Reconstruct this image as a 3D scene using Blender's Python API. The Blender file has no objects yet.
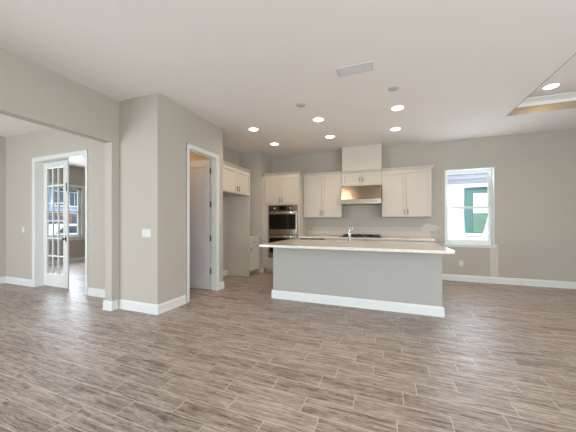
import bpy, bmesh, math, random
from mathutils import Vector, Matrix

# ------------------------------------------------------------------ camera
scene = bpy.context.scene
C = bpy.data.collections.new('place'); scene.collection.children.link(C)
cam_d = bpy.data.cameras.new('camera'); cam = bpy.data.objects.new('camera', cam_d); C.objects.link(cam)
cam.location = (0, 0, 1.263)
cam.rotation_euler = (math.pi/2, 0, math.atan(100/262.))
cam_d.sensor_width = 36; cam_d.lens = 262/576*36
cam_d.shift_y = 6.5/576
cam_d.clip_end = 300
scene.camera = cam

# ------------------------------------------------------------------ world, daylight, exposure
world = bpy.data.worlds.new('sky'); scene.world = world; world.use_nodes = True
wn = world.node_tree.nodes; wl = world.node_tree.links
bg = wn['Background']
sky = wn.new('ShaderNodeTexSky'); sky.sky_type = 'HOSEK_WILKIE'; sky.turbidity = 3.0
sky.sun_direction = Vector((0.3, -0.55, 0.78)).normalized()
mixw = wn.new('ShaderNodeMix'); mixw.data_type = 'RGBA'; mixw.inputs[0].default_value = 0.45
wl.new(sky.outputs[0], mixw.inputs[6]); mixw.inputs[7].default_value = (0.85, 0.92, 1.0, 1)
wl.new(mixw.outputs[2], bg.inputs[0]); bg.inputs[1].default_value = 5.0

def area(name, loc, target, sx, sy, power, col=(1, 1, 1)):
    d = bpy.data.lights.new(name, 'AREA'); d.shape = 'RECTANGLE'; d.size = sx; d.size_y = sy
    d.energy = power; d.color = col
    o = bpy.data.objects.new(name, d); C.objects.link(o); o.location = loc
    o.rotation_euler = (Vector(target) - Vector(loc)).to_track_quat('-Z', 'Y').to_euler()
    return o
DAY = (0.86, 0.95, 1.06)
# added fill lights at invented rear and right-hand windows; daylight entering the far study
area('added_fill_rear', (1.5, -3.15, 1.35), (.8, 2, 6.4), 4.6, 2.3, 130, DAY)
area('added_fill_rear_left', (-5.4, -3.15, 1.35), (-5.4, 2, 4.6), 2.4, 2.2, 225, DAY)
area('added_fill_side', (4.95, -.9, 1.5), (0, -.2, 2.7), 3.4, 1.7, 200, DAY)
area('daylight_study_window', (-9.30, 4.80, 1.55), (0, 4.6, .9), 1.5, 1.4, 66, DAY)
area('daylight_kitchen_window', (1.61, 6.60, 1.6), (1.0, 3.0, 2.6), 0.8, 1.5, 14, DAY)

sun_d = bpy.data.lights.new('sun', 'SUN'); sun_d.energy = 5; sun_d.angle = 0.02; sun_d.color = (1, .97, .92)
sun = bpy.data.objects.new('sun', sun_d); C.objects.link(sun)
sun.rotation_euler = Vector((-0.30, 0.55, -0.78)).to_track_quat('-Z', 'Y').to_euler()

vs = scene.view_settings
scene.display_settings.display_device = 'sRGB'
vs.view_transform = 'Standard'; vs.look = 'None'; vs.gamma = 1; vs.use_curve_mapping = False
vs.exposure = 0.17

# ------------------------------------------------------------------ materials
def srgb(r, g, b):
    f = lambda c: (c/255/12.92) if c/255 <= .04045 else ((c/255+.055)/1.055)**2.4
    return (f(r), f(g), f(b), 1)

def mat(name, col, rough=.5, metal=0, spec=.5, emit=None, strength=0, noise=0, nscale=8, bump=0, bscale=200, coat=0):
    m = bpy.data.materials.new(name); m.use_nodes = True
    nt = m.node_tree; p = nt.nodes['Principled BSDF']
    p.inputs['Base Color'].default_value = col; p.inputs['Roughness'].default_value = rough
    p.inputs['Metallic'].default_value = metal; p.inputs['Specular IOR Level'].default_value = spec
    p.inputs['Coat Weight'].default_value = coat
    if emit: p.inputs['Emission Color'].default_value = emit; p.inputs['Emission Strength'].default_value = strength
    if noise or bump:
        tc = nt.nodes.new('ShaderNodeTexCoord')
        if noise:
            n = nt.nodes.new('ShaderNodeTexNoise'); n.inputs['Scale'].default_value = nscale; n.inputs['Detail'].default_value = 4
            nt.links.new(tc.outputs['Object'], n.inputs['Vector'])
            mx = nt.nodes.new('ShaderNodeMix'); mx.data_type = 'RGBA'
            nt.links.new(n.outputs['Fac'], mx.inputs[0])
            mx.inputs[6].default_value = tuple(c*(1-noise) for c in col[:3])+(1,)
            mx.inputs[7].default_value = tuple(min(1, c*(1+noise)) for c in col[:3])+(1,)
            nt.links.new(mx.outputs[2], p.inputs['Base Color'])
        if bump:
            n2 = nt.nodes.new('ShaderNodeTexNoise'); n2.inputs['Scale'].default_value = bscale; n2.inputs['Detail'].default_value = 3
            nt.links.new(tc.outputs['Object'], n2.inputs['Vector'])
            b = nt.nodes.new('ShaderNodeBump'); b.inputs['Strength'].default_value = bump; b.inputs['Distance'].default_value = .003
            nt.links.new(n2.outputs['Fac'], b.inputs['Height']); nt.links.new(b.outputs[0], p.inputs['Normal'])
    return m

WALLC = srgb(184, 176, 165)
M = {}
M['wall'] = mat('greige_paint', WALLC, .75, spec=.25, noise=.015, nscale=1.5, bump=.06, bscale=120)
M['ceil'] = mat('ceiling_paint', srgb(240, 236, 231), .9, spec=.1, bump=.10, bscale=90)
M['trim'] = mat('white_trim_paint', srgb(220, 220, 215), .35, spec=.45)
M['cab'] = mat('cream_cabinet_paint', srgb(200, 191, 178), .42, spec=.4)
M['cab_in'] = mat('cabinet_reveal', srgb(190, 180, 165), .6)
M['chase'] = mat('offwhite_duct_paint', srgb(206, 197, 184), .6, spec=.3)
M['island'] = mat('island_grey_paint', srgb(171, 167, 160), .65, spec=.3, noise=.01, nscale=2)
M['door'] = mat('door_paint', srgb(206, 203, 200), .4, spec=.45)
M['steel'] = mat('brushed_steel', srgb(176, 164, 150), .27, metal=1, noise=.08, nscale=30)
M['hoodsteel'] = mat('hood_steel', srgb(150, 138, 126), .30, metal=1, noise=.08, nscale=30)
M['darksteel'] = mat('dark_steel', srgb(120, 108, 96), .3, metal=1)
M['chrome'] = mat('chrome', srgb(225, 225, 225), .12, metal=1)
M['nickel'] = mat('nickel', srgb(120, 112, 104), .35, metal=1)
M['bronze'] = mat('dark_bronze', srgb(58, 48, 42), .4, metal=.8)
M['black'] = mat('black_iron', srgb(18, 17, 17), .4)
M['ovenglass'] = mat('oven_glass', srgb(14, 12, 11), .06, spec=.6)
M['display'] = mat('oven_display', srgb(10, 10, 12), .1)
M['plate'] = mat('white_plastic', srgb(216, 214, 208), .4)
M['hole'] = mat('socket_dark', srgb(60, 58, 55), .6)
M['grey_cap'] = mat('grey_plate', srgb(196, 194, 190), .7)
M['vent'] = mat('vent_enamel', srgb(205, 203, 199), .45)
M['vent_in'] = mat('vent_duct', srgb(96, 92, 88), .9)
M['lens'] = mat('lamp_lens', (1, 1, 1, 1), .5, emit=(1, .86, .68, 1), strength=9)
M['globe'] = mat('lamp_glass', (1, 1, 1, 1), .5, emit=(1, .62, .28, 1), strength=5)
M['tan'] = mat('tray_paint', srgb(176, 156, 134), .7, spec=.2)
M['vinyl'] = mat('white_vinyl', srgb(225, 232, 228), .35)
M['ext_white'] = mat('white_siding_paint', srgb(246, 247, 248), .7)
M['soffit'] = mat('lilac_grey_soffit_shade', srgb(138, 140, 154), .8)
M['ext_blind'] = mat('green_tinted_blind', srgb(120, 160, 140), .35)
M['ext_glass'] = mat('teal_window_glass', srgb(84, 128, 128), .08, spec=.6)
M['blue_siding'] = mat('blue_siding', srgb(140, 162, 188), .7, noise=.1, nscale=2)
M['roof'] = mat('grey_shingles', srgb(92, 96, 104), .9, noise=.2, nscale=3)
M['ext_dark'] = mat('dark_pane', srgb(48, 58, 82), .08, spec=.7)
M['brick'] = mat('brick_wall', srgb(134, 100, 82), .9, noise=.2, nscale=6)
M['car_white'] = mat('white_car_paint', srgb(240, 241, 242), .25, coat=.5)
M['car_dark'] = mat('dark_car_paint', srgb(44, 48, 54), .25, coat=.5)
M['tyre'] = mat('rubber', srgb(22, 22, 22), .8)
M['asphalt'] = mat('asphalt', srgb(120, 118, 116), .95, noise=.1, nscale=5)
M['grass'] = mat('lawn', srgb(86, 104, 62), .95, noise=.3, nscale=6)

def glass_mat():
    m = bpy.data.materials.new('clear_glass'); m.use_nodes = True; nt = m.node_tree
    for n in list(nt.nodes): nt.nodes.remove(n)
    out = nt.nodes.new('ShaderNodeOutputMaterial'); mx = nt.nodes.new('ShaderNodeMixShader')
    tr = nt.nodes.new('ShaderNodeBsdfTransparent'); tr.inputs[0].default_value = (.95, .97, .97, 1)
    gl = nt.nodes.new('ShaderNodeBsdfGlossy'); gl.inputs['Roughness'].default_value = .02
    mx.inputs[0].default_value = .06
    nt.links.new(tr.outputs[0], mx.inputs[1]); nt.links.new(gl.outputs[0], mx.inputs[2]); nt.links.new(mx.outputs[0], out.inputs[0])
    return m
M['glass'] = glass_mat()

def quartz():
    m = mat('speckled_quartz', srgb(220, 212, 200), .12, spec=.55)
    nt = m.node_tree; p = nt.nodes['Principled BSDF']
    tc = nt.nodes.new('ShaderNodeTexCoord'); n = nt.nodes.new('ShaderNodeTexNoise')
    n.inputs['Scale'].default_value = 70; n.inputs['Detail'].default_value = 5; n.inputs['Roughness'].default_value = .8
    cr = nt.nodes.new('ShaderNodeValToRGB')
    cr.color_ramp.elements[0].position = .35; cr.color_ramp.elements[0].color = srgb(200, 188, 174)
    cr.color_ramp.elements[1].position = .6; cr.color_ramp.elements[1].color = srgb(238, 233, 224)
    nt.links.new(tc.outputs['Object'], n.inputs['Vector']); nt.links.new(n.outputs['Fac'], cr.inputs[0]); nt.links.new(cr.outputs[0], p.inputs['Base Color'])
    return m
M['quartz'] = quartz()
M['splash'] = mat('speckled_tan_stone', srgb(204, 191, 174), .35, noise=.08, nscale=60)

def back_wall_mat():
    """greige paint with pale unpainted filler patches left by the plasterer, plus a patch of light painted below the window"""
    m = mat('greige_paint_with_patches_and_light', WALLC, .75, spec=.25)
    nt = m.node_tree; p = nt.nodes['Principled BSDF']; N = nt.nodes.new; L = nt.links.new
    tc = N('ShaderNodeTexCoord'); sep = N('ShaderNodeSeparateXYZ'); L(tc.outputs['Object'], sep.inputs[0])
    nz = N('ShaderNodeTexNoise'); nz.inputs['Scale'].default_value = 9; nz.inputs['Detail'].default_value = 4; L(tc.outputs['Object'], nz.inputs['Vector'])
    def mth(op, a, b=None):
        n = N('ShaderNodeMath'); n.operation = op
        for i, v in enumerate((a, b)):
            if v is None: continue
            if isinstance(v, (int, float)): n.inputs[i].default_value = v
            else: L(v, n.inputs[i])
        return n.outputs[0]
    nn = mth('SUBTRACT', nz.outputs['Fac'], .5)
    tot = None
    for cx, cz, rx, rz, amp, rough in ((.86, 1.14, .17, .09, .5, 2.4), (2.06, .42, .075, .34, .55, .5), (-.45, 1.05, 1.5, .11, .30, .8)):  # second entry paints a patch of light, the others are filler
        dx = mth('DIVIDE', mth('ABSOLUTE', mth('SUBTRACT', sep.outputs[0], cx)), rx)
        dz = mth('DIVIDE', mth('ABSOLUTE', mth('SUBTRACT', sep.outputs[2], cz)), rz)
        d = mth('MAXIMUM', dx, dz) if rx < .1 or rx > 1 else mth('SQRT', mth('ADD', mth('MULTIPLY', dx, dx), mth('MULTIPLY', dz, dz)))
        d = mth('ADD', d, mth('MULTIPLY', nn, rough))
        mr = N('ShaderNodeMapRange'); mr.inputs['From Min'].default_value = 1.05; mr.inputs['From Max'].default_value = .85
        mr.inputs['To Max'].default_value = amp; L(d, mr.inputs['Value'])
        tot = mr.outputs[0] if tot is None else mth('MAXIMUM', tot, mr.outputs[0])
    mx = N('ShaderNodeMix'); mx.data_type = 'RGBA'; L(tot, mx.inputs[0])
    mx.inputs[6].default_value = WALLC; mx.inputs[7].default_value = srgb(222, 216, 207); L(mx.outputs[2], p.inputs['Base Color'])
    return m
M['wall_patched_lit'] = back_wall_mat()

def floor_mat():
    m = bpy.data.materials.new('wood_look_tile'); m.use_nodes = True
    nt = m.node_tree; p = nt.nodes['Principled BSDF']; N = nt.nodes.new; L = nt.links.new
    def mth(op, a, b=None, c=None):
        n = N('ShaderNodeMath'); n.operation = op
        for i, v in enumerate((a, b, c)):
            if v is None: continue
            if isinstance(v, (int, float)): n.inputs[i].default_value = v
            else: L(v, n.inputs[i])
        return n.outputs[0]
    tc = N('ShaderNodeTexCoord'); sep = N('ShaderNodeSeparateXYZ'); L(tc.outputs['Object'], sep.inputs[0])
    X, Y = sep.outputs[0], sep.outputs[1]
    W, LEN = .1545, .602
    yy = mth('DIVIDE', mth('SUBTRACT', Y, 1.35), W)
    row = mth('FLOOR', yy); fy = mth('FRACT', yy)
    known = [.465, .185, .053, .378, .102, .2, .485, .324, .56, .126, .475]
    rnd = random.Random(4)
    offs = [rnd.uniform(0, .6) for _ in range(10)] + known + [rnd.uniform(0, .6) for _ in range(11)]
    rm = mth('ADD', mth('FLOORED_MODULO', mth('ADD', row, 10), 32), .5)
    cr = N('ShaderNodeValToRGB'); cr.color_ramp.interpolation = 'CONSTANT'
    els = cr.color_ramp.elements
    els[0].position = 0; els[0].color = (offs[0],)*3+(1,)
    els[1].position = 1/32; els[1].color = (offs[1],)*3+(1,)
    for i in range(2, 32):
        e = els.new(i/32); e.color = (offs[i],)*3+(1,)
    L(mth('DIVIDE', rm, 32.0), cr.inputs[0])
    sc = N('ShaderNodeSeparateColor'); L(cr.outputs[0], sc.inputs[0])
    xx = mth('DIVIDE', mth('SUBTRACT', X, sc.outputs[0]), LEN)
    col = mth('FLOOR', xx); fx = mth('FRACT', xx)
    # grout
    gy = mth('MULTIPLY', mth('MINIMUM', fy, mth('SUBTRACT', 1, fy)), W)
    gx = mth('MULTIPLY', mth('MINIMUM', fx, mth('SUBTRACT', 1, fx)), LEN)
    g = mth('MINIMUM', gy, gx)
    gm = N('ShaderNodeMapRange'); gm.inputs['From Min'].default_value = .0026; gm.inputs['From Max'].default_value = .0014; L(g, gm.inputs['Value'])
    # per plank random
    cb = N('ShaderNodeCombineXYZ'); L(row, cb.inputs[0]); L(col, cb.inputs[1])
    wnz = N('ShaderNodeTexWhiteNoise'); wnz.noise_dimensions = '3D'; L(cb.outputs[0], wnz.inputs['Vector'])
    r = wnz.outputs['Value']
    # grain
    cv = N('ShaderNodeCombineXYZ'); L(mth('ADD', mth('MULTIPLY', X, 4.2), mth('MULTIPLY', r, 31)), cv.inputs[0]); L(mth('MULTIPLY', Y, 42), cv.inputs[1]); L(mth('MULTIPLY', r, 17), cv.inputs[2])
    n1 = N('ShaderNodeTexNoise'); n1.inputs['Scale'].default_value = 1.0; n1.inputs['Detail'].default_value = 7; n1.inputs['Roughness'].default_value = .68; n1.inputs['Distortion'].default_value = .6
    L(cv.outputs[0], n1.inputs['Vector'])
    cv2 = N('ShaderNodeCombineXYZ'); L(mth('ADD', mth('MULTIPLY', X, 22), mth('MULTIPLY', r, 11)), cv2.inputs[0]); L(mth('MULTIPLY', Y, 130), cv2.inputs[1])
    n2 = N('ShaderNodeTexNoise'); n2.inputs['Scale'].default_value = 1.0; n2.inputs['Detail'].default_value = 4; L(cv2.outputs[0], n2.inputs['Vector'])
    v = mth('ADD', mth('MULTIPLY', n1.outputs['Fac'], .72), mth('MULTIPLY', n2.outputs['Fac'], .28))
    v = mth('ADD', v, mth('MULTIPLY', mth('SUBTRACT', r, .5), .05))
    ramp = N('ShaderNodeValToRGB'); L(v, ramp.inputs[0])
    e = ramp.color_ramp.elements
    e[0].position = .37; e[0].color = srgb(100, 84, 75)
    e[1].position = .61; e[1].color = srgb(194, 181, 170)
    a = e.new(.46); a.color = srgb(150, 134, 123)
    b = e.new(.53); b.color = srgb(171, 156, 145)
    mx = N('ShaderNodeMix'); mx.data_type = 'RGBA'; L(gm.outputs[0], mx.inputs[0]); L(ramp.outputs[0], mx.inputs[6]); mx.inputs[7].default_value = srgb(216, 205, 194)
    L(mx.outputs[2], p.inputs['Base Color'])
    rr = N('ShaderNodeMapRange'); rr.inputs['From Min'].default_value = .3; rr.inputs['From Max'].default_value = .7; rr.inputs['To Min'].default_value = .44; rr.inputs['To Max'].default_value = .34
    L(v, rr.inputs['Value']); L(rr.outputs[0], p.inputs['Roughness'])
    bp = N('ShaderNodeBump'); bp.inputs['Strength'].default_value = .25; bp.inputs['Distance'].default_value = .002
    L(mth('SUBTRACT', v, mth('MULTIPLY', gm.outputs[0], .6)), bp.inputs['Height']); L(bp.outputs[0], p.inputs['Normal'])
    p.inputs['Specular IOR Level'].default_value = .5
    return m
M['floor'] = floor_mat()

# ------------------------------------------------------------------ mesh helpers
class MB:
    def __init__(s): s.bm = bmesh.new()
    def box(s, x0, x1, y0, y1, z0, z1, bev=0, rot=None):
        t = bmesh.new()
        bmesh.ops.create_cube(t, size=1)
        bmesh.ops.scale(t, vec=(x1-x0, y1-y0, z1-z0), verts=t.verts)
        if bev: bmesh.ops.bevel(t, geom=t.edges[:], offset=bev, segments=2, affect='EDGES', profile=.7)
        bmesh.ops.translate(t, vec=((x0+x1)/2, (y0+y1)/2, (z0+z1)/2), verts=t.verts)
        if rot: bmesh.ops.transform(t, matrix=rot, verts=t.verts)
        s._add(t); return s
    def _add(s, t):
        me = bpy.data.meshes.new('tmp'); t.to_mesh(me); t.free(); s.bm.from_mesh(me); bpy.data.meshes.remove(me)
    def prism(s, pts, axis, a, b, bev=0):
        """pts: 2D outline; axis 'x' -> pts are (y,z), 'y' -> (x,z), 'z' -> (x,y); extruded from a to b"""
        f = {'x': lambda p, q: (q, p[0], p[1]), 'y': lambda p, q: (p[0], q, p[1]), 'z': lambda p, q: (p[0], p[1], q)}[axis]
        t = bmesh.new()
        A = [t.verts.new(f(p, a)) for p in pts]; B = [t.verts.new(f(p, b)) for p in pts]
        t.faces.new(A); t.faces.new(B[::-1]); n = len(pts)
        for i in range(n): t.faces.new((A[i], B[i], B[(i+1) % n], A[(i+1) % n]))
        bmesh.ops.recalc_face_normals(t, faces=t.faces[:])
        if bev: bmesh.ops.bevel(t, geom=t.edges[:], offset=bev, segments=2, affect='EDGES')
        s._add(t); return s
    def lathe(s, prof, loc=(0, 0, 0), axis='z', n=32):
        """prof: list of (r, h)"""
        t = bmesh.new(); rings = []
        for r, h in prof:
            rings.append([t.verts.new((r*math.cos(2*math.pi*i/n), r*math.sin(2*math.pi*i/n), h)) for i in range(n)] if r > 1e-6 else [t.verts.new((0, 0, h))])
        for R0, R1 in zip(rings, rings[1:]):
            for i in range(n):
                j = (i+1) % n
                if len(R0) == 1 and len(R1) == 1: continue
                if len(R0) == 1: t.faces.new((R0[0], R1[i], R1[j]))
                elif len(R1) == 1: t.faces.new((R0[i], R0[j], R1[0]))
                else: t.faces.new((R0[i], R0[j], R1[j], R1[i]))
        bmesh.ops.recalc_face_normals(t, faces=t.faces[:])
        if axis == 'y': bmesh.ops.rotate(t, matrix=Matrix.Rotation(math.pi/2, 3, 'X'), verts=t.verts)
        if axis == 'x': bmesh.ops.rotate(t, matrix=Matrix.Rotation(math.pi/2, 3, 'Y'), verts=t.verts)
        bmesh.ops.translate(t, vec=loc, verts=t.verts)
        for f in t.faces: f.smooth = True
        s._add(t); return s
    def tube(s, pts, r, n=12):
        pts = [Vector(p) for p in pts]; t = bmesh.new(); rings = []
        for i, p in enumerate(pts):
            d = (pts[min(i+1, len(pts)-1)] - pts[max(i-1, 0)]).normalized()
            u = d.orthogonal().normalized() if i == 0 else (u - d*u.dot(d)).normalized()
            w = d.cross(u)
            rings.append([t.verts.new(p + r*(u*math.cos(2*math.pi*k/n) + w*math.sin(2*math.pi*k/n))) for k in range(n)])
        for R0, R1 in zip(rings, rings[1:]):
            for k in range(n): t.faces.new((R0[k], R0[(k+1) % n], R1[(k+1) % n], R1[k]))
        t.faces.new(rings[0][::-1]); t.faces.new(rings[-1])
        bmesh.ops.recalc_face_normals(t, faces=t.faces[:])
        for f in t.faces: f.smooth = len(f.verts) == 4
        s._add(t); return s
    def build(s, name, m, parent=None, origin=None):
        """origin: world point for the mesh origin; parent Empties keep world coordinates via subtraction"""
        me = bpy.data.meshes.new(name)
        o = bpy.data.objects.new(name, me); C.objects.link(o)
        off = Vector((0, 0, 0))
        if parent is not None:
            o.parent = parent; off = world_of(parent)
        elif origin is not None:
            off = Vector(origin); o.location = origin
        bmesh.ops.translate(s.bm, vec=-off, verts=s.bm.verts)
        s.bm.to_mesh(me); s.bm.free()
        me.materials.append(M[m] if isinstance(m, str) else m)
        return o
def world_of(o):
    v = Vector((0, 0, 0))
    while o is not None: v += o.location; o = o.parent
    return v
def tag(o, label=None, cat=None, group=None, kind=None):
    if label: o['label'] = label
    if cat: o['category'] = cat
    if group: o['group'] = group
    if kind: o['kind'] = kind
    return o
def thing(name, loc, label, cat, group=None, kind=None):
    o = bpy.data.objects.new(name, None); C.objects.link(o); o.location = loc; o.empty_display_size = .1
    return tag(o, label, cat, group, kind)
def copy_tree(o, parent=None):
    c = o.copy(); C.objects.link(c); c.parent = parent
    for ch in [x for x in list(C.objects) if x.parent == o]: copy_tree(ch, c)
    return c
def struct(name, mb, m, label, cat, origin=None):
    return tag(mb.build(name, m, None, origin), label, cat, kind='structure')

# ------------------------------------------------------------------ the shell
H = 3.05
struct('floor', MB().box(-9.5, 5.15, -3.4, 7.2, -.12, 0), 'floor', 'wood-look plank tile floor in grey brown, laid across the rooms', 'floor')
cb = MB()
TX0, TX1, TY0, TY1 = 1.85, 4.55, -1.2, 5.43
cb.box(-9.5, TX0, -3.4, 7.2, H, H+.12).box(TX1, 5.15, -3.4, 7.2, H, H+.12).box(TX0, TX1, -3.4, TY0, H, H+.12).box(TX0, TX1, TY1, 7.2, H, H+.12)
struct('ceiling', cb, 'ceil', 'flat white ceiling with a recessed tray on the right', 'ceiling')
tr = MB()
tr.box(TX0-.12, TX1+.12, TY0-.12, TY1+.12, H+.25, H+.35)
for a in ((TX0-.12, TX0-.02, TY0-.12, TY1+.12), (TX1+.02, TX1+.12, TY0-.12, TY1+.12), (TX0-.02, TX1+.02, TY0-.12, TY0-.02), (TX0-.02, TX1+.02, TY1+.02, TY1+.12)):
    tr.box(a[0], a[1], a[2], a[3], H+.12, H+.25)
struct('ceiling_tray', tr, 'ceil', 'raised white panel inside the ceiling recess on the right', 'ceiling')
ft = MB()   # tan band lining the lower step of the recess
ft.box(TX0, TX1, TY1-.012, TY1-.001, H+.001, H+.118).box(TX0+.001, TX0+.012, TY0+.02, TY1-.02, H+.001, H+.118).box(TX1-.012, TX1-.001, TY0+.02, TY1-.02, H+.001, H+.118).box(TX0+.02, TX1-.02, TY0+.001, TY0+.012, H+.001, H+.118)
struct('trim_1', ft, 'tan', 'tan painted band around the inside of the ceiling recess', 'trim')
cr_ = MB()
cr_.prism([(TY1+.018, H+.185), (TY1+.008, H+.185), (TY1-.0, H+.20), (TY1-.03, H+.232), (TY1-.035, H+.248), (TY1+.018, H+.248)], 'x', TX0+.0, TX1-.0)
cr_.prism([(TX0-.018, H+.185), (TX0-.008, H+.185), (TX0, H+.20), (TX0+.03, H+.232), (TX0+.035, H+.248), (TX0-.018, H+.248)], 'y', TY0, TY1)
struct('trim_2', cr_, 'trim', 'white crown moulding at the top of the ceiling recess', 'trim')

LR = 'painted greige wall'
wb = MB(); WX0, WX1, WZ0, WZ1 = 1.165, 2.065, .79, 2.415
wb.box(-2.985, WX0, 6.61, 6.78, 0, H).box(WX1, 5.0, 6.61, 6.78, 0, H).box(WX0, WX1, 6.61, 6.78, 0, WZ0).box(WX0, WX1, 6.61, 6.78, WZ1, H)
struct('wall_back', wb, 'wall_patched_lit', 'greige kitchen back wall behind the cabinets and window', 'wall')
wk = MB().box(-3.75, -3.61, 4.258, 5.89, 0, H).box(-3.75, -2.985, 5.89, 6.78, 0, H)
struct('wall_kitchen_left', wk, 'wall', 'greige kitchen side wall stepping out beside the oven tower', 'wall')
PX = -2.963; DY0, DY1, DZ = 3.335, 4.065, 2.46
wp = MB().box(-3.08, PX, 2.85, DY0, 0, H).box(-3.08, PX, DY1, 4.258, 0, H).box(-3.08, PX, DY0, DY1, DZ, H)
wp.box(-4.75, -3.08, 4.14, 4.258, 0, H).box(-4.75, -4.62, 3.17, 4.14, 0, H)
struct('wall_pantry', wp, 'wall', 'greige wall holding the pantry doorway', 'wall')
struct('wall_stub', MB().box(-3.71, PX, 2.728, 2.85, 0, H), 'wall', 'short greige wall face with the wide light switch plate', 'wall')
wh = MB().box(-3.85, -3.71, 2.615, 3.20, 0, H).box(-3.85, -3.71, -3.2, 2.615, 2.42, H)
struct('wall_left', wh, 'wall', 'greige header and pier of the wide opening to the left room', 'wall')
FX0, FX1, FZ = -6.47, -4.95, 2.47
wf = MB().box(-9.35, FX0, 3.03, 3.20, 0, H).box(FX1, -3.85, 3.03, 3.20, 0, H).box(FX0, FX1, 3.03, 3.20, FZ, H)
struct('wall_front_room', wf, 'wall', 'greige wall of the left room around the glazed door', 'wall')
struct('wall_far_left', MB().box(-7.62, -7.5, -3.2, 3.03, 0, H), 'wall', 'greige side wall at the left edge of the left room', 'wall')
SW = (3.95, 5.58, .82, 2.37)
wl_ = MB().box(-9.5, -9.35, 3.03, SW[0], 0, H).box(-9.5, -9.35, SW[1], 7.2, 0, H).box(-9.5, -9.35, SW[0], SW[1], 0, SW[2]).box(-9.5, -9.35, SW[0], SW[1], SW[3], H)
wl_.box(-9.35, -4.75, 7.05, 7.2, 0, H).box(-4.75, -4.62, 4.258, 7.2, 0, H)
struct('wall_study', wl_, 'wall', 'greige walls of the far room seen through the glazed door', 'wall')
# wall behind the viewpoint and side wall, openings added for fill lights
wr = MB().box(-9.5, -6.6, -3.4, -3.2, 0, H).box(-4.2, -.8, -3.4, -3.2, 0, H).box(3.8, 5.15, -3.4, -3.2, 0, H).box(-6.6, -4.2, -3.4, -3.2, 2.5, H).box(-.8, 3.8, -3.4, -3.2, 2.5, H)
struct('wall_rear', wr, 'wall', 'greige wall behind the viewpoint with wide added glass doors', 'wall')
ws = MB().box(5.0, 5.15, -3.2, -2.8, 0, H).box(5.0, 5.15, 1.0, 6.78, 0, H).box(5.0, 5.15, -2.8, 1.0, 0, .65).box(5.0, 5.15, -2.8, 1.0, 2.35, H)
struct('wall_right', ws, 'wall', 'greige right-hand side wall with a wide added window', 'wall')

# baseboards : profile depth d, height .133
def base_run(mb, p0, p1, nrm, ext0=0, ext1=0, h=.133):
    """moulded board from p0 to p1 (x,y) sticking out along nrm"""
    x0, y0 = p0; x1, y1 = p1
    d = [(0, 0), (.024, 0), (.024, .012), (.016, .018), (.016, h-.03), (.011, h-.018), (.009, h-.006), (.004, h), (0, h)]
    if nrm[0] == 0:
        mb.prism([(y0 + nrm[1]*a, b) for a, b in d], 'x', min(x0, x1)-ext0, max(x0, x1)+ext1)
    else:
        mb.prism([(x0 + nrm[0]*a, b) for a, b in d], 'y', min(y0, y1)-ext0, max(y0, y1)+ext1)
e = .024
struct('baseboard_back', (lambda m: (base_run(m, (.89, 6.61), (5.0, 6.61), (0, -1)), m)[1])(MB()), 'trim', 'white baseboard along the kitchen back wall', 'baseboard')
m = MB(); base_run(m, (-3.71, 2.728), (PX, 2.728), (0, -1), 0, e); base_run(m, (PX, 2.728), (PX, 3.26), (1, 0), 0, 0)
struct('baseboard_pillar', m, 'trim', 'white baseboard wrapping the corner beside the pantry door', 'baseboard')
m = MB(); base_run(m, (PX, 4.14), (PX, 4.258), (1, 0), 0, e); base_run(m, (-3.05, 4.258), (PX, 4.258), (0, 1), 0, 0)
struct('baseboard_pantry', m, 'trim', 'short white baseboard between pantry door and fridge space', 'baseboard')
m = MB(); base_run(m, (-3.61, 4.30), (-3.61, 5.355), (1, 0))
struct('baseboard_fridge', m, 'trim', 'white baseboard inside the empty fridge space', 'baseboard')
m = MB(); base_run(m, (-3.85, 2.615), (-3.71, 2.615), (0, -1), e, e); base_run(m, (-3.71, 2.615), (-3.71, 2.70), (1, 0)); base_run(m, (-3.85, 2.615), (-3.85, 3.03), (-1, 0))
struct('baseboard_pier', m, 'trim', 'white baseboard wrapping the end of the opening pier', 'baseboard')
m = MB(); base_run(m, (-4.88, 3.03), (-3.874, 3.03), (0, -1)); base_run(m, (-7.5, 3.03), (-6.54, 3.03), (0, -1)); base_run(m, (-7.5, -3.2), (-7.5, 3.006), (1, 0))
struct('baseboard_left', m, 'trim', 'white baseboards of the left room on both sides of the glazed door', 'baseboard')
m = MB(); base_run(m, (-9.35, 3.2), (-9.35, 7.05), (1, 0)); base_run(m, (-9.326, 7.05), (-4.75, 7.05), (0, -1))
struct('baseboard_study', m, 'trim', 'white baseboard in the far room below its window', 'baseboard')
m = MB(); base_run(m, (-3.0, 5.89), (-2.985, 5.89), (0, -1), -.02, e); base_run(m, (-2.985, 5.89), (-2.985, 5.965), (1, 0))
struct('baseboard_kitchen', m, 'trim', 'short white baseboard at the wall corner by the oven tower', 'baseboard')

# ------------------------------------------------------------------ kitchen window
def window(name, x0, x1, y_in, z0, z1, label):
    w = thing(name, ((x0+x1)/2, y_in, z0), label, 'window', kind='structure')
    ya, yb = y_in+.09, y_in+.15            # vinyl frame in the wall's depth
    f = MB().box(x0, x0+.045, ya, yb, z0, z1, .004).box(x1-.045, x1, ya, yb, z0, z1, .004).box(x0+.045, x1-.045, ya, yb, z1-.045, z1, .004).box(x0+.045, x1-.045, ya, yb, z0, z0+.05, .004)
    f.build('window_frame', 'vinyl', w)
    zm = (z0+z1)/2-.02
    for nm, za, zb, yo in (('upper_sash', zm-.02, z1-.045, .035), ('lower_sash', z0+.05, zm+.03, .008)):
        s = MB(); t = .035; a, b = x0+.045, x1-.045
        s.box(a, a+t, ya+yo, ya+yo+.024, za, zb, .003).box(b-t, b, ya+yo, ya+yo+.024, za, zb, .003).box(a+t, b-t, ya+yo, ya+yo+.024, zb-t, zb, .003).box(a+t, b-t, ya+yo, ya+yo+.024, za, za+t, .003)
        so = s.build(nm, 'vinyl', w)
        MB().box(a+t, b-t, ya+yo+.010, ya+yo+.014, za+t, zb-t).build('pane', 'glass', so)
    return w
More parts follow.
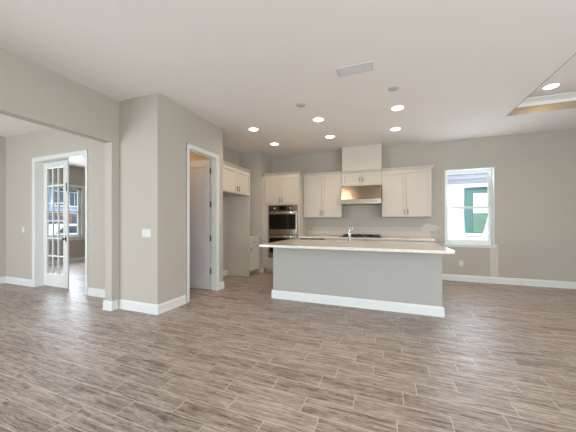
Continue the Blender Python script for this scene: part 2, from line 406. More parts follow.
w1 = window('window_1', WX0, WX1, 6.61, WZ0, WZ1, 'white sash window in the back wall right of the cabinets')
r = MB()    # white jamb liner and thin edge bead
r.box(WX0+.0005, WX0+.012, 6.606, 6.70, WZ0+.001, WZ1-.001).box(WX1-.012, WX1-.0005, 6.606, 6.70, WZ0+.001, WZ1-.001).box(WX0+.012, WX1-.012, 6.606, 6.70, WZ1-.012, WZ1-.001)
r.build('jamb', 'trim', w1)
MB().box(WX0-.03, WX1+.03, 6.565, 6.72, WZ0-.022, WZ0+.004, .005).box(WX0-.015, WX1+.015, 6.592, 6.609, WZ0-.06, WZ0-.022, .004).build('window_sill', 'trim', w1)
MB().box(1.58, 1.65, 6.695, 6.715, 1.60, 1.615, .003).build('sash_lock', 'trim', w1)

# study window (far room) facing +x
w2 = thing('window_2', (-9.35, 4.76, SW[2]), 'white twin sash window of the far room beyond the glazed door', 'window', kind='structure')
f = MB(); a, b, z0, z1 = SW[0], SW[1], SW[2], SW[3]; xa, xb = -9.48, -9.42
mid = 4.28
f.box(xa, xb, a, a+.05, z0, z1).box(xa, xb, b-.05, b, z0, z1).box(xa, xb, mid-.04, mid+.04, z0, z1)
for p, q in ((a+.05, mid-.04), (mid+.04, b-.05)):
    f.box(xa, xb, p, q, z1-.05, z1).box(xa, xb, p, q, z0, z0+.06).box(xa, xb, p, q, 1.575, 1.625)
wf_ = f.build('window_frame', 'vinyl', w2)
MB().box(-9.452, -9.448, a+.05, b-.05, z0+.06, z1-.05).build('pane', 'glass', w2)
MB().box(-9.349, -9.335, a-.09, a, z0-.02, z1+.09).box(-9.349, -9.335, b, b+.09, z0-.02, z1+.09).box(-9.349, -9.335, a, b, z1, z1+.09).build('window_casing', 'trim', w2)
MB().box(-9.42, -9.30, a-.1, b+.1, z0-.025, z0+.002, .004).box(-9.349, -9.335, a-.08, b+.08, z0-.11, z0-.025).build('window_sill', 'trim', w2)

# made-up glass doors and side window around fill lights, out of view (simple frames)
def slider(name, x0, x1, label):
    w = thing(name, ((x0+x1)/2, -3.3, 0), label, 'window', kind='structure')
    f = MB(); n = 3 if x1-x0 > 3 else 2
    f.box(x0, x1, -3.36, -3.26, 2.44, 2.5).box(x0, x1, -3.36, -3.26, 0, .05)
    for i in range(n+1):
        c = x0 + (x1-x0)*i/n; l = max(x0, c-.05); rr = min(x1, c+.05)
        f.box(l, rr, -3.36, -3.26, .05, 2.44)
    f.build('window_frame', 'vinyl', w)
    MB().box(x0+.01, x1-.01, -3.312, -3.308, .05, 2.44).build('pane', 'glass', w)
slider('added_window_3', -.8, 3.8, 'made-up wide sliding glass doors behind the viewpoint, framing an added fill light')
slider('added_window_4', -6.6, -4.2, 'made-up glass doors behind the viewpoint in the left room, framing an added fill light')
w5 = thing('added_window_5', (5.07, -.9, .65), 'made-up wide white framed window in the right-hand wall, around an added fill light', 'window', kind='structure')
f = MB().box(5.04, 5.11, -2.8, 1, .65, .71).box(5.04, 5.11, -2.8, 1, 2.29, 2.35)
for c in (-2.77, -1.52, -.28, .97): f.box(5.04, 5.11, c-.03, c+.03, .71, 2.29)
f.build('window_frame', 'vinyl', w5); MB().box(5.073, 5.077, -2.74, .94, .71, 2.29).build('pane', 'glass', w5)

# ------------------------------------------------------------------ pantry door (door_1)
d1 = thing('door_1', (PX, 3.7, 0), 'white two-panel pantry door standing open inward in its cased doorway', 'door', kind='structure')
c = MB(); cw = .06
def casing_x(mb, x, y0, y1, z1, s=1, w=cw):
    xs = sorted((x, x+s*.018)); xs2 = sorted((x, x+s*.011))
    mb.box(xs2[0], xs2[1], y0-w, y0, 0, z1+w, .002).box(xs[0], xs[1], y0-w, y0-w+.02, 0, z1+w, .003)
    mb.box(xs2[0], xs2[1], y1, y1+w, 0, z1+w, .002).box(xs[0], xs[1], y1+w-.02, y1+w, 0, z1+w, .003)
    mb.box(xs2[0], xs2[1], y0, y1, z1, z1+w, .002).box(xs[0], xs[1], y0-w, y1+w, z1+w-.02, z1+w, .003)
casing_x(c, PX+.0005, DY0+.005, DY1-.005, DZ-.005)
c.build('door_casing', 'trim', d1)
j = MB().box(-3.081, PX+.001, DY0, DY0+.016, 0, DZ-.016).box(-3.081, PX+.001, DY1-.016, DY1, 0, DZ-.016).box(-3.081, PX+.001, DY0, DY1, DZ-.016, DZ)
j.box(-3.03, -3.015, DY0+.016, DY0+.028, 0, DZ-.016).box(-3.03, -3.015, DY1-.028, DY1-.016, 0, DZ-.016).box(-3.03, -3.015, DY0+.028, DY1-.028, DZ-.028, DZ-.016)
j.build('jamb', 'trim', d1)
# leaf perpendicular to the wall, panels face the doorway
LX0, LX1, LYf, LYb = -3.80, -3.10, 4.028, 4.072
def panel_leaf(x0, x1, yf, yb, z0, z1, panels, stile=.11):
    mb = MB()
    mb.box(x0, x1, yf+.019, yb-.019, z0, z1)                         # core
    for ya, yb_ in ((yf, yf+.019), (yb-.019, yb)):
        mb.box(x0, x0+stile, ya, yb_, z0, z1, .0025).box(x1-stile, x1, ya, yb_, z0, z1, .0025)
        zs = [z0] + [q for p in panels for q in p] + [z1]
        for k in range(0, len(zs), 2):
            mb.box(x0+stile, x1-stile, ya, yb_, zs[k], zs[k+1], .0025)
    for p in panels:                                                  # raised fields with ogee shoulder
        i = .026
        for s, y_ in ((-1, yf+.019), (1, yb-.019)):
            mb.box(x0+stile+i, x1-stile-i, min(y_, y_+s*.013), max(y_, y_+s*.013), p[0]+i, p[1]-i, .003)
            pass
    return mb
leaf = panel_leaf(LX0, LX1, LYf, LYb, .012, 2.435, [(.25, .84), (1.03, 2.31)]).build('door_leaf', 'door', d1)
for z in (.36, .97, 1.60, 2.22):
    MB().box(-3.099, -3.07, 4.030, 4.048, z-.05, z+.05, .002).tube([(-3.088, 4.028, z-.055), (-3.088, 4.028, z+.055)], .008).build('hinge', 'nickel', leaf)
kn = MB().lathe([(0, 0), (.03, 0), (.03, .006), (.012, .010), (.010, .035), (.022, .042), (.028, .055), (.022, .068), (0, .072)], (-3.735, LYf, 1.0), 'y')
kn.build('knob', 'nickel', leaf)

# ------------------------------------------------------------------ french door (door_2)
d2 = thing('door_2', (-5.71, 3.1, 0), 'white cased doorway with a glazed french door leaf at left, far room behind', 'door', kind='structure')
c = MB(); w = .06; yf = 3.03
c.box(FX0-w, FX0+.005, yf-.012, yf-.0005, 0, FZ+w, .002).box(FX0-w, FX0-w+.02, yf-.019, yf-.0005, 0, FZ+w, .003)
c.box(FX1-.005, FX1+w, yf-.012, yf-.0005, 0, FZ+w, .002).box(FX1+w-.02, FX1+w, yf-.019, yf-.0005, 0, FZ+w, .003)
c.box(FX0+.005, FX1-.005, yf-.012, yf-.0005, FZ-.005, FZ+w, .002).box(FX0-w, FX1+w, yf-.019, yf-.0005, FZ+w-.02, FZ+w, .003)
c.build('door_casing', 'trim', d2)
j = MB().box(FX0, FX0+.016, 3.029, 3.201, 0, FZ-.016).box(FX1-.016, FX1, 3.029, 3.201, 0, FZ-.016).box(FX0, FX1, 3.029, 3.201, FZ-.016, FZ)
j.build('jamb', 'trim', d2)
gx0, gx1, gy0, gy1, gz0, gz1 = -6.452, -5.705, 3.160, 3.195, .012, 2.448
st = .11; px0, px1, pz0, pz1 = gx0+st, gx1-st-.01, .255, 2.335
fl = MB().box(gx0, px0, gy0, gy1, gz0, gz1, .003).box(px1, gx1, gy0, gy1, gz0, gz1, .003).box(px0, px1, gy0, gy1, gz0, pz0, .003).box(px0, px1, gy0, gy1, pz1, gz1, .003)
for i in (1, 2):
    x = px0 + (px1-px0)*i/3; fl.box(x-.013, x+.013, gy0+.004, gy1-.004, pz0, pz1, .003)
for i in range(1, 6):
    z = pz0 + (pz1-pz0)*i/6; fl.box(px0, px1, gy0+.005, gy1-.005, z-.013, z+.013, .003)
flo = fl.build('door_leaf', 'trim', d2)
MB().box(px0, px1, 3.176, 3.179, pz0, pz1).build('glass_pane', 'glass', flo)
MB().box(gx1+.0, gx1+.035, gy0-.012, gy0+.012, gz0, gz1, .003).build('astragal', 'trim', flo)
MB().box(gx1-.05, gx1-.02, gy0-.004, gy0, .90, 1.0, .001).lathe([(0, 0), (.026, 0), (.026, .006), (.011, .010), (.010, .03), (.022, .04), (.026, .05), (0, .062)], (gx1-.035, gy0-.003, .95), 'y').build('knob', 'bronze', flo)
MB().box(gx1-.012, gx1+.012, gy0-.017, gy0-.012, 1.86, 2.02, .001).build('flush_bolt', 'bronze', flo)

# ------------------------------------------------------------------ cabinets
def shaker(axis, at, a0, a1, z0, z1, out, rail=.058):
    """shaker panel: axis 'y' faces -y at y=at spanning x a0..a1; axis 'x' faces +x at x=at spanning y a0..a1"""
    mb = MB(); t = .022
    def bx(p, q, d0, d1, za, zb, bev=.0015):
        if axis == 'y': mb.box(p, q, at-d1, at-d0, za, zb, bev)
        else: mb.box(at+d0, at+d1, p, q, za, zb, bev)
    bx(a0+rail-.002, a1-rail+.002, .002, t-.014, z0+rail-.002, z1-rail+.002, 0)
    bx(a0, a0+rail, .001, t, z0, z1); bx(a1-rail, a1, .001, t, z0, z1)
    bx(a0+rail, a1-rail, .001, t, z0, z0+rail); bx(a0+rail, a1-rail, .001, t, z1-rail, z1)
    return mb
def pull(axis, at, a, z, vert=True, L=.11, parent=None):
    mb = MB(); d = .03; h = L/2
    P = (lambda u, dd, zz: (a+u, at-.021-dd, zz)) if axis == 'y' else (lambda u, dd, zz: (at+.021+dd, a+u, zz))
    if vert:
        mb.tube([P(0, d, z-h), P(0, d, z+h)], .006).tube([P(0, 0, z-h*.7), P(0, d, z-h*.7)], .005, 8).tube([P(0, 0, z+h*.7), P(0, d, z+h*.7)], .005, 8)
    else:
        mb.tube([P(-h, d, z), P(h, d, z)], .006).tube([P(-h*.7, 0, z), P(-h*.7, d, z)], .005, 8).tube([P(h*.7, 0, z), P(h*.7, d, z)], .005, 8)
    return mb.build('handle', 'nickel', parent)
def crown(mb, x0, x1, yf, yb, z, h=.06, left=True, right=True, proj=.045):
    """crown for a unit facing -y; mitred front and side returns as nested rings"""
    steps = [(.004, 0, .014), (.012, .014, .026), (.024, .026, .040), (.036, .040, h-.010), (proj, h-.010, h)]
    for d, a, b in steps:
        mb.box(x0-(d if left else 0), x1+(d if right else 0), yf-d, yb, z+a, z+b, .0015)
def crown_x(mb, xf, xb, y0, y1, z, h=.06, left=True, right=True):
    for d, a, b in [(.004, 0, .014), (.012, .014, .026), (.024, .026, .040), (.036, .040, h-.010), (.045, h-.010, h)]:
        mb.box(xb, xf+d, y0-(d if left else 0), y1+(d if right else 0), z+a, z+b, .0015)
YW = 6.609
def wall_cab(x0, x1, z0, z1, yf, label, hz, left=False, right=False, crown_h=.06, hl=.11):
    t = thing('upper_cabinet', ((x0+x1)/2, YW, z0), label, 'cabinet')
    MB().box(x0+.001, x1-.001, yf, YW, z0, z1, .001).build('body', 'cab', t)
    cm = MB(); crown(cm, x0+.001, x1-.001, yf, YW, z1, crown_h, left, right); cm.build('crown_moulding', 'cab', t)
    xm = (x0+x1)/2; g = .007
    for a, b, hx in ((x0+.012, xm-g/2, xm-.035), (xm+g/2, x1-.012, xm+.035)):
        d = shaker('y', yf, a, b, z0+.012, z1-.012, 1).build('door', 'cab', t)
        pull('y', yf, hx, hz, True, hl, d)
    return t
wall_cab(-1.985, -1.03, 1.385, 2.415, 6.28, 'cream two-door wall cabinet between the oven tower and the range hood', 1.50)
wall_cab(-1.03, -.13, 2.115, 2.415, 6.28, 'short cream two-door cabinet directly above the steel range hood', 2.255, hl=.09)
wall_cab(-.13, .865, 1.385, 2.415, 6.28, 'cream two-door wall cabinet at the right end, next to the window', 1.50, right=True)
tag(MB().box(-1.025, -.135, 6.29, YW, 2.476, H-.001).build('duct_chase', 'chase'), 'off-white boxed duct rising from the hood cabinet to the ceiling', 'duct cover')

# oven tower
T0, T1, TYF = -2.93, -1.99, 5.97
t = thing('oven_cabinet', (-2.46, 6.29, 0), 'tall cream oven tower cabinet in the kitchen corner holding the double oven', 'cabinet')
OX0, OX1, OZ0, OZ1 = -2.79, -2.03, .385, 1.685
b = MB().box(T0, OX0, TYF, YW, .10, 2.43, .001).box(OX1, T1, TYF, YW, .10, 2.43, .001).box(OX0, OX1, TYF, YW, OZ1+.003, 2.43).box(OX0, OX1, TYF, YW, .10, OZ0-.003).box(OX0, OX1, 6.58, YW, OZ0, OZ1)
b.build('body', 'cab', t)
MB().box(T0+.01, T1-.01, TYF+.07, YW-.01, .0, .099).build('toe_kick', 'cab_in', t)
MB().box(-2.984, T0-.001, TYF+.01, TYF+.03, .0, 2.43).build('filler_strip', 'cab', t)
cm = MB(); crown(cm, T0, T1, TYF, YW, 2.43, .06, False, False)
for d_, a_, b_ in [(.004, 0, .014), (.012, .014, .026), (.024, .026, .040), (.036, .040, .050), (.045, .050, .06)]:
    cm.box(T1-.002, T1+d_, TYF-d_, 6.232, 2.43+a_, 2.43+b_, .0015)
cm.build('crown_moulding', 'cab', t)
xm = (T0+.03+T1-.02)/2
for a, b_, hx in ((T0+.035, xm-.0035, xm-.035), (xm+.0035, T1-.025, xm+.035)):
    d = shaker('y', TYF, a, b_, 1.73, 2.41, 1).build('door', 'cab', t); pull('y', TYF, hx, 1.82, True, .12, d)
d = shaker('y', TYF, T0+.035, T1-.025, .115, .365, 1).build('drawer', 'cab', t); pull('y', TYF, xm, .24, False, .14, d)

# double oven
o = thing('double_wall_oven', (-2.41, 6.2, OZ0), 'stainless double wall oven with black glass doors built into the cream tower', 'oven')
MB().box(OX0+.002, OX1-.002, TYF-.018, 6.55, OZ0+.001, OZ1-.001, .002).build('housing', 'darksteel', o)
pn = MB().box(OX0+.002, OX1-.002, TYF-.03, TYF-.0185, 1.545, OZ1-.003, .003).build('control_panel', 'darksteel', o)
MB().box(-2.50, -2.32, TYF-.033, TYF-.0301, 1.57, 1.66, .001).build('display', 'display', pn)
for x in (-2.62, -2.20):
    MB().lathe([(0, 0), (.026, 0), (.026, .004), (.021, .008), (.019, .030), (.015, .034), (0, .034)], (x, TYF-.0301, 1.615), 'y').build('knob', 'chrome', pn)
def oven_door(z0, z1, parent):
    d = MB().box(OX0+.006, OX1-.006, TYF-.045, TYF-.0185, z0, z1, .004).build('oven_door', 'steel', parent)
    h = z1-z0
    MB().box(OX0+.035, OX1-.035, TYF-.048, TYF-.0451, z0+h*.22, z1-.075, .003).build('oven_window', 'ovenglass', d)
    MB().tube([(OX0+.05, TYF-.085, z1-.037), (OX1-.05, TYF-.085, z1-.037)], .012).tube([(OX0+.08, TYF-.045, z1-.037), (OX0+.08, TYF-.085, z1-.037)], .009, 8).tube([(OX1-.08, TYF-.045, z1-.037), (OX1-.08, TYF-.085, z1-.037)], .009, 8).build('handle', 'chrome', d)
oven_door(.975, 1.535, o); oven_door(.40, .955, o)

# range hood
h = thing('range_hood', (-.58, 6.4, 1.68), 'stainless steel range hood under the short cabinet, sloping forward above the cooktop', 'range hood')
hx0, hx1 = -1.022, -.138
MB().prism([(YW, 1.79), (6.09, 1.79), (6.255, 2.112), (YW, 2.112)], 'x', hx0, hx1, .003).build('canopy', 'hoodsteel', h)
MB().box(hx0, hx1, 6.075, YW, 1.685, 1.789, .004).build('front_lip', 'steel', h)
for i in range(3): MB().box(-.36+i*.05, -.33+i*.05, 6.072, 6.0749, 1.73, 1.745, .001).build('button', 'black', h)
MB().box(hx0+.05, hx1-.05, 6.15, 6.5, 1.678, 1.6849).build('filter', 'darksteel', h)

# back run: base cabinets, dishwasher, counter, cooktop, backsplash
def base_cab(x0, x1, label, drawers=1):
    t = thing('base_cabinet', ((x0+x1)/2, YW, 0), label, 'cabinet')
    MB().box(x0+.001, x1-.001, 6.0, YW, .10, .889, .001).build('body', 'cab', t)
    MB().box(x0+.001, x1-.001, 6.07, YW, 0, .099).build('toe_kick', 'cab_in', t)
    xm = (x0+x1)/2
    for a, b, s in ((x0+.01, xm-.002, -1), (xm+.002, x1-.01, 1)):
        d = shaker('y', 6.0, a, b, .11, .70, 1).build('door', 'cab', t); pull('y', 6.0, xm+s*.035, .62, True, .11, d)
    d = shaker('y', 6.0, x0+.01, x1-.01, .71, .875, 1, .04).build('drawer', 'cab', t); pull('y', 6.0, xm, .79, False, .12, d)
base_cab(-1.375, -1.03, 'narrow cream base cabinet left of the cooktop')
base_cab(-1.03, -.13, 'cream base cabinet under the black cooktop')
base_cab(-.13, .87, 'cream base cabinet at the right end of the back counter')
t = thing('dishwasher', (-1.68, YW, 0), 'dark dishwasher beneath the back counter beside the oven tower', 'dishwasher')
MB().box(-1.985, -1.38, 6.0, 6.58, .0, .885, .003).build('body', 'black', t)
MB().box(-1.98, -1.385, 5.975, 5.9995, .10, .80, .004).build('door', 'darksteel', t)
MB().box(-1.98, -1.385, 5.972, 5.9995, .805, .883, .004).build('control_panel', 'black', t)
tag(MB().box(-1.987, .885, 5.965, YW, .89, .93, .004).build('countertop', 'quartz'), 'pale speckled quartz counter along the back wall under the hood', 'countertop')
tag(MB().box(-1.987, .885, 6.592, YW, .931, 1.06, .002).build('backsplash', 'splash'), 'low pale speckled backsplash strip behind the back counter', 'backsplash')
ct = thing('cooktop', (-.58, 6.3, .93), 'black gas cooktop set on the back counter below the steel hood', 'cooktop')
MB().box(-1.02, -.14, 6.03, 6.56, .931, .944, .003).build('glass_top', 'black', ct)
for i, (x, y) in enumerate(((-.80, 6.17), (-.80, 6.42), (-.58, 6.30), (-.36, 6.17), (-.36, 6.42))):
    MB().lathe([(0, 0), (.05, 0), (.05, .006), (.035, .010), (.035, .018), (0, .020)], (x, y, .942), n=20).build('burner', 'black', ct)
for x0 in (-.97, -.70, -.43):
    g = MB()
    for yy in (6.10, 6.30, 6.50): g.box(x0, x0+.26, yy-.006, yy+.006, .968, .980, .001)
    for xx in (x0, x0+.125, x0+.25): g.box(xx, xx+.012, 6.094, 6.506, .968, .980, .001)
    for xx in (x0, x0+.248):
        for yy in (6.10, 6.50): g.box(xx, xx+.012, yy-.006, yy+.006, .942, .968)
    g.build('grate', 'black', ct)

# fridge surround (left wall, facing +x)
XW = -3.609
f = thing('fridge_cabinet', (XW, 4.84, 1.86), 'cream two-door cabinet over the empty fridge space with tall side panel', 'cabinet')
FXF = -3.02
MB().box(XW, FXF, 4.262, 5.375, 1.875, 2.405, .001).build('body', 'cab', f)
cm = MB(); crown_x(cm, FXF, XW, 4.262, 5.397, 2.405, .06, False, True); cm.build('crown_moulding', 'cab', f)
for a, b_, hy in ((4.285, 4.830, 4.795), (4.834, 5.38, 4.87)):
    d = shaker('x', FXF, a, b_, 1.887, 2.393, 1).build('door', 'cab', f); pull('x', FXF, hy, 1.975, True, .11, d)
MB().box(XW, FXF, 5.376, 5.396, 0, 2.404, .001).build('side_panel', 'cab', f)

# corner base cabinet and wall cabinet beyond the panel
b = thing('base_cabinet', (XW, 5.64, 0), 'small base cabinet with drawer beyond the fridge panel, whitened for the window light on it', 'cabinet')
MB().box(XW, -3.05, 5.398, 5.887, .10, .889, .001).build('body', 'trim', b)  # white instead of cream: window light on this cabinet put into its colour
MB().box(XW, -3.12, 5.398, 5.887, 0, .099).build('toe_kick', 'cab_in', b)
d = shaker('x', -3.05, 5.408, 5.877, .11, .70, 1).build('door', 'trim', b); pull('x', -3.05, 5.44, .62, True, .10, d)
d = shaker('x', -3.05, 5.408, 5.877, .71, .875, 1, .04).build('drawer', 'trim', b); pull('x', -3.05, 5.64, .79, False, .11, d)
tag(MB().box(XW, -3.01, 5.398, 5.888, .89, .93, .004).build('countertop', 'quartz'), 'short quartz counter on the small base cabinet beyond the fridge panel', 'countertop')
b = thing('upper_cabinet', (XW, 5.64, 1.385), 'narrow cream wall cabinet mostly hidden behind the fridge panel', 'cabinet')
MB().box(XW, -3.29, 5.398, 5.887, 1.385, 2.40, .001).build('body', 'cab', b)
d = shaker('x', -3.29, 5.408, 5.877, 1.397, 2.39, 1).build('door', 'cab', b); pull('x', -3.29, 5.44, 1.50, True, .11, d)

# ------------------------------------------------------------------ island
i0, i1, iy0, iy1 = -1.80, .68, 4.02, 5.08
isl = thing('kitchen_island', (-.57, 4.6, 0), 'long light grey kitchen island body with white baseboard in the middle of the room', 'kitchen island')
MB().box(i0, i1, iy0, 4.63, 0, .884, .002).box(i0, -1.02, 4.63, iy1-.04, 0, .884).box(-.15, i1, 4.63, iy1-.04, 0, .884).box(-1.02, -.15, 4.63, iy1-.04, 0, .66).build('body', 'island', isl)
m = MB(); base_run(m, (i0, iy0), (i1, iy0), (0, -1), e, e); base_run(m, (i0, iy0), (i0, iy1-.1), (-1, 0)); base_run(m, (i1, iy0), (i1, iy1-.1), (1, 0))
m.build('baseboard', 'trim', isl)
for k in range(4):
    a = i0+.01+k*.61; b_ = a+.60
    def flip(mb):   # doors on the kitchen side face +y
        bmesh.ops.rotate(mb.bm, cent=((a+b_)/2, iy1-.04, 0), matrix=Matrix.Rotation(math.pi, 3, 'Z'), verts=mb.bm.verts); return mb
    flip(shaker('y', iy1-.04, a, b_, .11, .64, 1)).build('door', 'cab', isl)
tp = MB(); c0, c1, cy0, cy1 = -1.87, .75, 3.64, 5.07; sx0, sx1, sy0, sy1 = -.95, -.22, 4.68, 5.03; z0, z1 = .885, .922
tp.box(c0, sx0, cy0, cy1, z0, z1, .003).box(sx1, c1, cy0, cy1, z0, z1, .003).box(sx0-.003, sx1+.003, cy0, sy0, z0, z1, .003).box(sx0-.003, sx1+.003, sy1, cy1, z0, z1, .003)
tag(tp.build('island_countertop', 'quartz'), 'large pale quartz countertop overhanging the island', 'countertop')
sk = thing('sink', (-.585, 4.85, .70), 'undermount steel sink set in the island countertop behind the faucet', 'sink')
g = .004
s = MB().box(sx0-.02, sx0+g, sy0-.02, sy1+.02, .70, .8845).box(sx1-g, sx1+.02, sy0-.02, sy1+.02, .70, .8845).box(sx0+g, sx1-g, sy0-.02, sy0+g, .70, .8845).box(sx0+g, sx1-g, sy1-g, sy1+.02, .70, .8845).box(sx0+g, sx1-g, sy0+g, sy1-g, .70, .708)
s.build('basin', 'steel', sk)
MB().lathe([(0, .0), (.045, 0), (.045, .004), (.03, .002), (0, .002)], (-.585, 4.85, .708)).build('drain', 'chrome', sk)
fa = thing('faucet', (-.62, 4.60, .922), 'chrome single-lever faucet standing on the island countertop', 'faucet')
fx, fy = -.62, 4.60
MB().lathe([(0, 0), (.032, 0), (.032, .006), (.025, .012), (.022, .15), (.020, .17), (0, .175)], (fx, fy, .9225)).build('base', 'chrome', fa)
pts = [(fx, fy, 1.06)] + [(fx, fy+.095-.095*math.cos(a), 1.13+.06*math.sin(a)) for a in [k*math.pi/10 for k in range(0, 9)]] + [(fx, fy+.192, 1.105)]
MB().tube(pts, .013, 14).build('spout', 'chrome', fa)
MB().tube([(fx+.015, fy-.01, 1.09), (fx+.04, fy-.02, 1.14), (fx+.06, fy-.03, 1.19)], .007, 10).build('lever', 'chrome', fa)

# ------------------------------------------------------------------ switches, outlets
def wallplate(loc, label, kind, gangs=1):
    x, y, z = loc; w = .07 + .046*(gangs-1)
    t = thing('light_switch' if kind == 'switch' else 'wall_outlet', (x, y, z), label, 'light switch' if kind == 'switch' else 'outlet')
    MB().box(x-w/2, x+w/2, y-.006, y-.0005, z-.057, z+.057, .002).build('cover_plate', 'plate', t)
    for g_ in range(gangs):
        cx = x - .023*(gangs-1) + .046*g_
        if kind == 'switch':
            MB().box(cx-.016, cx+.016, y-.010, y-.006, z-.033, z+.033, .002).build('rocker', 'plate', t)
        else:
            for dz in (-.02, .02):
                s_ = MB().box(cx-.016, cx+.016, y-.008, y-.006, z+dz-.014, z+dz+.014, .002).build('socket', 'plate', t)
                MB().box(cx-.008, cx-.005, y-.0086, y-.0081, z+dz-.006, z+dz+.006).box(cx+.005, cx+.008, y-.0086, y-.0081, z+dz-.006, z+dz+.006).build('slot', 'hole', s_)
    return t
wallplate((-3.165, 2.728, 1.115), 'white wide light switch plate on the short wall left of the pantry door', 'switch', 3)
wallplate((-6.86, 3.03, 1.12), 'white single light switch beside the glazed door in the left room', 'switch', 1)
wallplate((1.475, 6.61, .385), 'white outlet low on the back wall below the window', 'outlet')

# ------------------------------------------------------------------ ceiling fittings
def downlight(x, y, z=H):
    t = thing('recessed_light', (x, y, z), None, 'ceiling light')
    MB().lathe([(.085, -.001), (.088, -.006), (.098, -.007), (.105, -.004), (.106, -.001)], (x, y, z), n=40).build('trim_ring', 'trim', t)
    MB().lathe([(0, -.004), (.086, -.003), (.086, -.001), (0, -.001)], (x, y, z), n=40).build('lens', 'lens', t)
    d = bpy.data.lights.new('bulb', 'SPOT'); d.energy = 18; d.color = (1, .74, .48); d.spot_size = math.radians(150); d.spot_blend = .8; d.shadow_soft_size = .07
    l = bpy.data.objects.new('bulb', d); C.objects.link(l); l.parent = t; l.location = (0, 0, -.03)
    return t
dl = downlight(-2.41, 4.46)
spots = [((-2.41, 4.46), 'leftmost recessed ceiling light of the nearer kitchen row'),
         ((-1.13, 4.44), 'middle recessed ceiling light of the nearer kitchen row'),
         ((.138, 4.43), 'rightmost recessed ceiling light of the nearer kitchen row, below the right blank plate'),
         ((-2.41, 5.46), 'recessed ceiling light nearest the oven tower, left in the farther row'),
         ((-1.13, 5.41), 'middle recessed ceiling light of the farther kitchen row'),
         ((.134, 5.41), 'rightmost recessed ceiling light of the farther kitchen row')]
for i, ((x, y), lab) in enumerate(spots):
    o = dl if i == 0 else copy_tree(dl)
    o.location = (x, y, H); tag(o, lab, 'ceiling light', 'recessed kitchen ceiling lights')
o = copy_tree(dl); o.location = (2.28, 5.07, H+.25); tag(o, 'recessed light inside the raised ceiling tray at the right', 'ceiling light')
if 'group' in o: del o['group']

def cap(x, y, lab):
    o = MB().lathe([(0, -.010), (.055, -.009), (.068, -.005), (.072, -.0005), (0, -.0005)], (x, y, H), n=36).build('blank_cover_plate', 'grey_cap', origin=(x, y, H))
    tag(o, lab, 'cover plate', 'round blank plates on the ceiling')
cap(-1.243, 3.79, 'round grey blank plate on the ceiling, the left one of two')
cap(.069, 3.77, 'round grey blank plate on the ceiling, right one, near the air vent')

v = thing('air_vent', (-.36, 3.125, H), 'white rectangular louvred air vent on the ceiling', 'vent')
vx0, vx1, vy0, vy1 = -.56, -.16, 3.04, 3.21
MB().box(vx0, vx1, vy0, vy0+.018, H-.010, H-.0005, .002).box(vx0, vx1, vy1-.018, vy1, H-.010, H-.0005, .002).box(vx0, vx0+.018, vy0+.018, vy1-.018, H-.010, H-.0005, .002).box(vx1-.018, vx1, vy0+.018, vy1-.018, H-.010, H-.0005, .002).build('frame', 'vent', v)
MB().box(vx0+.018, vx1-.018, vy0+.018, vy1-.018, H-.002, H-.0006).build('duct_opening', 'vent_in', v)
sl = MB()
for k in range(8):
    yy = vy0+.024+k*.0172
    sl.prism([(yy, H-.003), (yy+.008, H-.012), (yy+.0095, H-.0105), (yy+.0015, H-.0015)], 'x', vx0+.018, vx1-.018)
sl.build('louvre', 'vent', v)

# pantry ceiling lamp
pl = thing('pantry_lamp', (-3.85, 3.55, H), 'warm glowing flush ceiling lamp inside the pantry', 'ceiling light')
MB().lathe([(0, -.0005), (.14, -.0005), (.14, -.02), (.13, -.025), (0, -.025)], (-3.85, 3.55, H)).build('base', 'trim', pl)
MB().lathe([(.125, -.025), (.12, -.06), (.09, -.09), (.04, -.105), (0, -.108)], (-3.85, 3.55, H)).build('lamp_shade', 'globe', pl)
d = bpy.data.lights.new('bulb', 'POINT'); d.energy = 8; d.color = (1, .60, .28); d.shadow_soft_size = .1
l = bpy.data.objects.new('bulb', d); C.objects.link(l); l.parent = pl; l.location = (0, 0, -.18)

# ------------------------------------------------------------------ outdoors
struct('ground', MB().box(-60, 40, -40, 60, -.5, -.35), 'grass', 'lawn around the house', 'ground')
struct('street', MB().box(-27, -13, -40, 60, -.349, -.33), 'asphalt', 'grey asphalt street outside the far room window', 'street')
# neighbour house seen through the kitchen window
n = thing('neighbour_house', (2.5, 10.1, -.35), 'white lap-sided house next door seen through the kitchen window', 'house')
sd = MB(); nz0, nz1 = -.35, 2.52; yw = 10.0; wx0, wx1, wz0, wz1 = 2.30, 3.5, .92, 2.40
def laps(x0, x1, z0, z1):
    z = z0
    while z < z1-.01:
        zt = min(z+.15, z1); sd.prism([(yw+.1, z), (yw-.014, z), (yw, zt), (yw+.1, zt)], 'x', x0, x1); z += .15
laps(-3, wx0, nz0, nz1); laps(wx1, 9, nz0, nz1); laps(wx0, wx1, nz0, wz0); laps(wx0, wx1, wz1, nz1)
sd.build('siding', 'ext_white', n)
sd = MB(); laps(-3, 9, 2.52, 3.70); sd.build('soffit_stand_in', 'soffit', n)  # upright lilac boards, coloured to stand in for the shaded soffit
MB().box(-3.5, 9.5, 9.6, 10.1, 3.71, 3.74).build('soffit', 'soffit', n)
MB().box(-3.5, 9.5, 9.55, 9.60, 3.66, 3.90).build('fascia', 'ext_white', n)
MB().prism([(9.5, 3.90), (14, 6.2), (18.7, 3.90)], 'x', -3.6, 9.6).build('roof', 'roof', n)
nw = MB().box(wx0-.10, wx0, yw-.03, yw+.05, wz0-.1, wz1+.1).box(wx1, wx1+.10, yw-.03, yw+.05, wz0-.1, wz1+.1).box(wx0, wx1, yw-.03, yw+.05, wz1, wz1+.1).box(wx0, wx1, yw-.03, yw+.05, wz0-.1, wz0).build('window', 'ext_white', n)
MB().box(wx0, wx1, yw+.03, yw+.035, wz0, wz1).build('pane', 'ext_glass', nw)
bl = MB()
MB().box(2.57, wx1, yw+.020, yw+.0295, 1.56, 2.20).build('roller_blind', 'ext_white', nw)
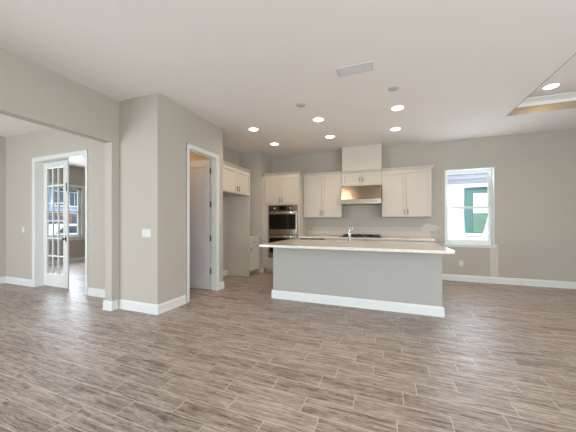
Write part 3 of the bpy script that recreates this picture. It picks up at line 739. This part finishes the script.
for k in range(10): bl.box(2.57, wx1, yw+.012, yw+.022, .95+k*.058, .95+k*.058+.045)
bl.build('blind', 'ext_blind', nw)

# street side: blue house with brick base, two vehicles
s = thing('blue_house', (-31, 17, -.35), 'blue-grey house with white trimmed windows across the street', 'house')
MB().box(-36, -30, 8, 27, 2.3, 5.0).build('siding', 'blue_siding', s)
MB().box(-36, -29.9, 8, 27, -.35, 2.3).build('brick_base', 'brick', s)
MB().prism([(7.5, 5.0), (27.5, 5.0), (17.2, 7.4)], 'x', -36.2, -29.5).build('roof', 'roof', s)
MB().prism([(15.9, 4.45), (19.3, 4.45), (17.6, 5.7)], 'x', -30.5, -29.2).build('gable', 'roof', s)
MB().box(-30.05, -29.85, 8, 27, 2.2, 2.42).box(-29.6, -29.45, 7.6, 27.4, 4.85, 5.05).build('trim', 'ext_white', s)
for y0 in (9.2, 11.6, 14.0, 15.4, 16.8, 18.6, 21, 23.5):
    wv = MB().box(-30.0, -29.93, y0-.1, y0+1.0, 2.85, 4.35).build('window', 'ext_white', s)
    MB().box(-29.929, -29.92, y0, y0+.42, 2.95, 4.25).box(-29.929, -29.92, y0+.48, y0+.90, 2.95, 4.25).build('pane', 'ext_dark', wv)
for y0 in (11.0, 14.9, 17.0, 20.0):
    MB().box(-29.9, -29.85, y0, y0+1.1, .1, 1.9).build('window', 'ext_dark', s)

def vehicle(y, x, label, body, h=1.45, L=4.6, name='parked_car'):
    t = thing(name, (x, y+L/2, -.33), label, 'car')
    z = -.33
    out = [(y, z+.35), (y+.05, z+.75), (y+.9, z+.88), (y+1.5, z+h-.05), (y+1.9, z+h), (y+3.4, z+h), (y+4.1, z+.95), (y+L-.05, z+.85), (y+L, z+.35)]
    MB().prism(out, 'x', x-.85, x+.85, .04).build('body', body, t)
    for sx in (x-.86, x+.856): MB().prism([(y+1.12, z+.93), (y+1.6, z+h-.12), (y+3.35, z+h-.12), (y+3.8, z+.95)], 'x', sx, sx+.012).build('side_window', 'ext_dark', t)
    for sx in (x-.80, x+.80):
        for sy in (y+.85, y+L-.9):
            wv = MB().lathe([(0, -.1), (.31, -.1), (.33, -.07), (.33, .07), (.31, .1), (0, .1)], (sx, sy, z+.33), 'x', 24).build('wheel', 'tyre', t)
            MB().lathe([(0, -.105), (.18, -.104), (.18, .104), (0, .105)], (sx, sy, z+.33), 'x', 20).build('hubcap', 'chrome', wv)
vehicle(8.6, -19.5, 'white car parked in the street outside the far room window', 'car_white', 1.5)
vehicle(11.2, -23.5, 'dark car parked behind the white car across the street', 'car_dark', 1.45)
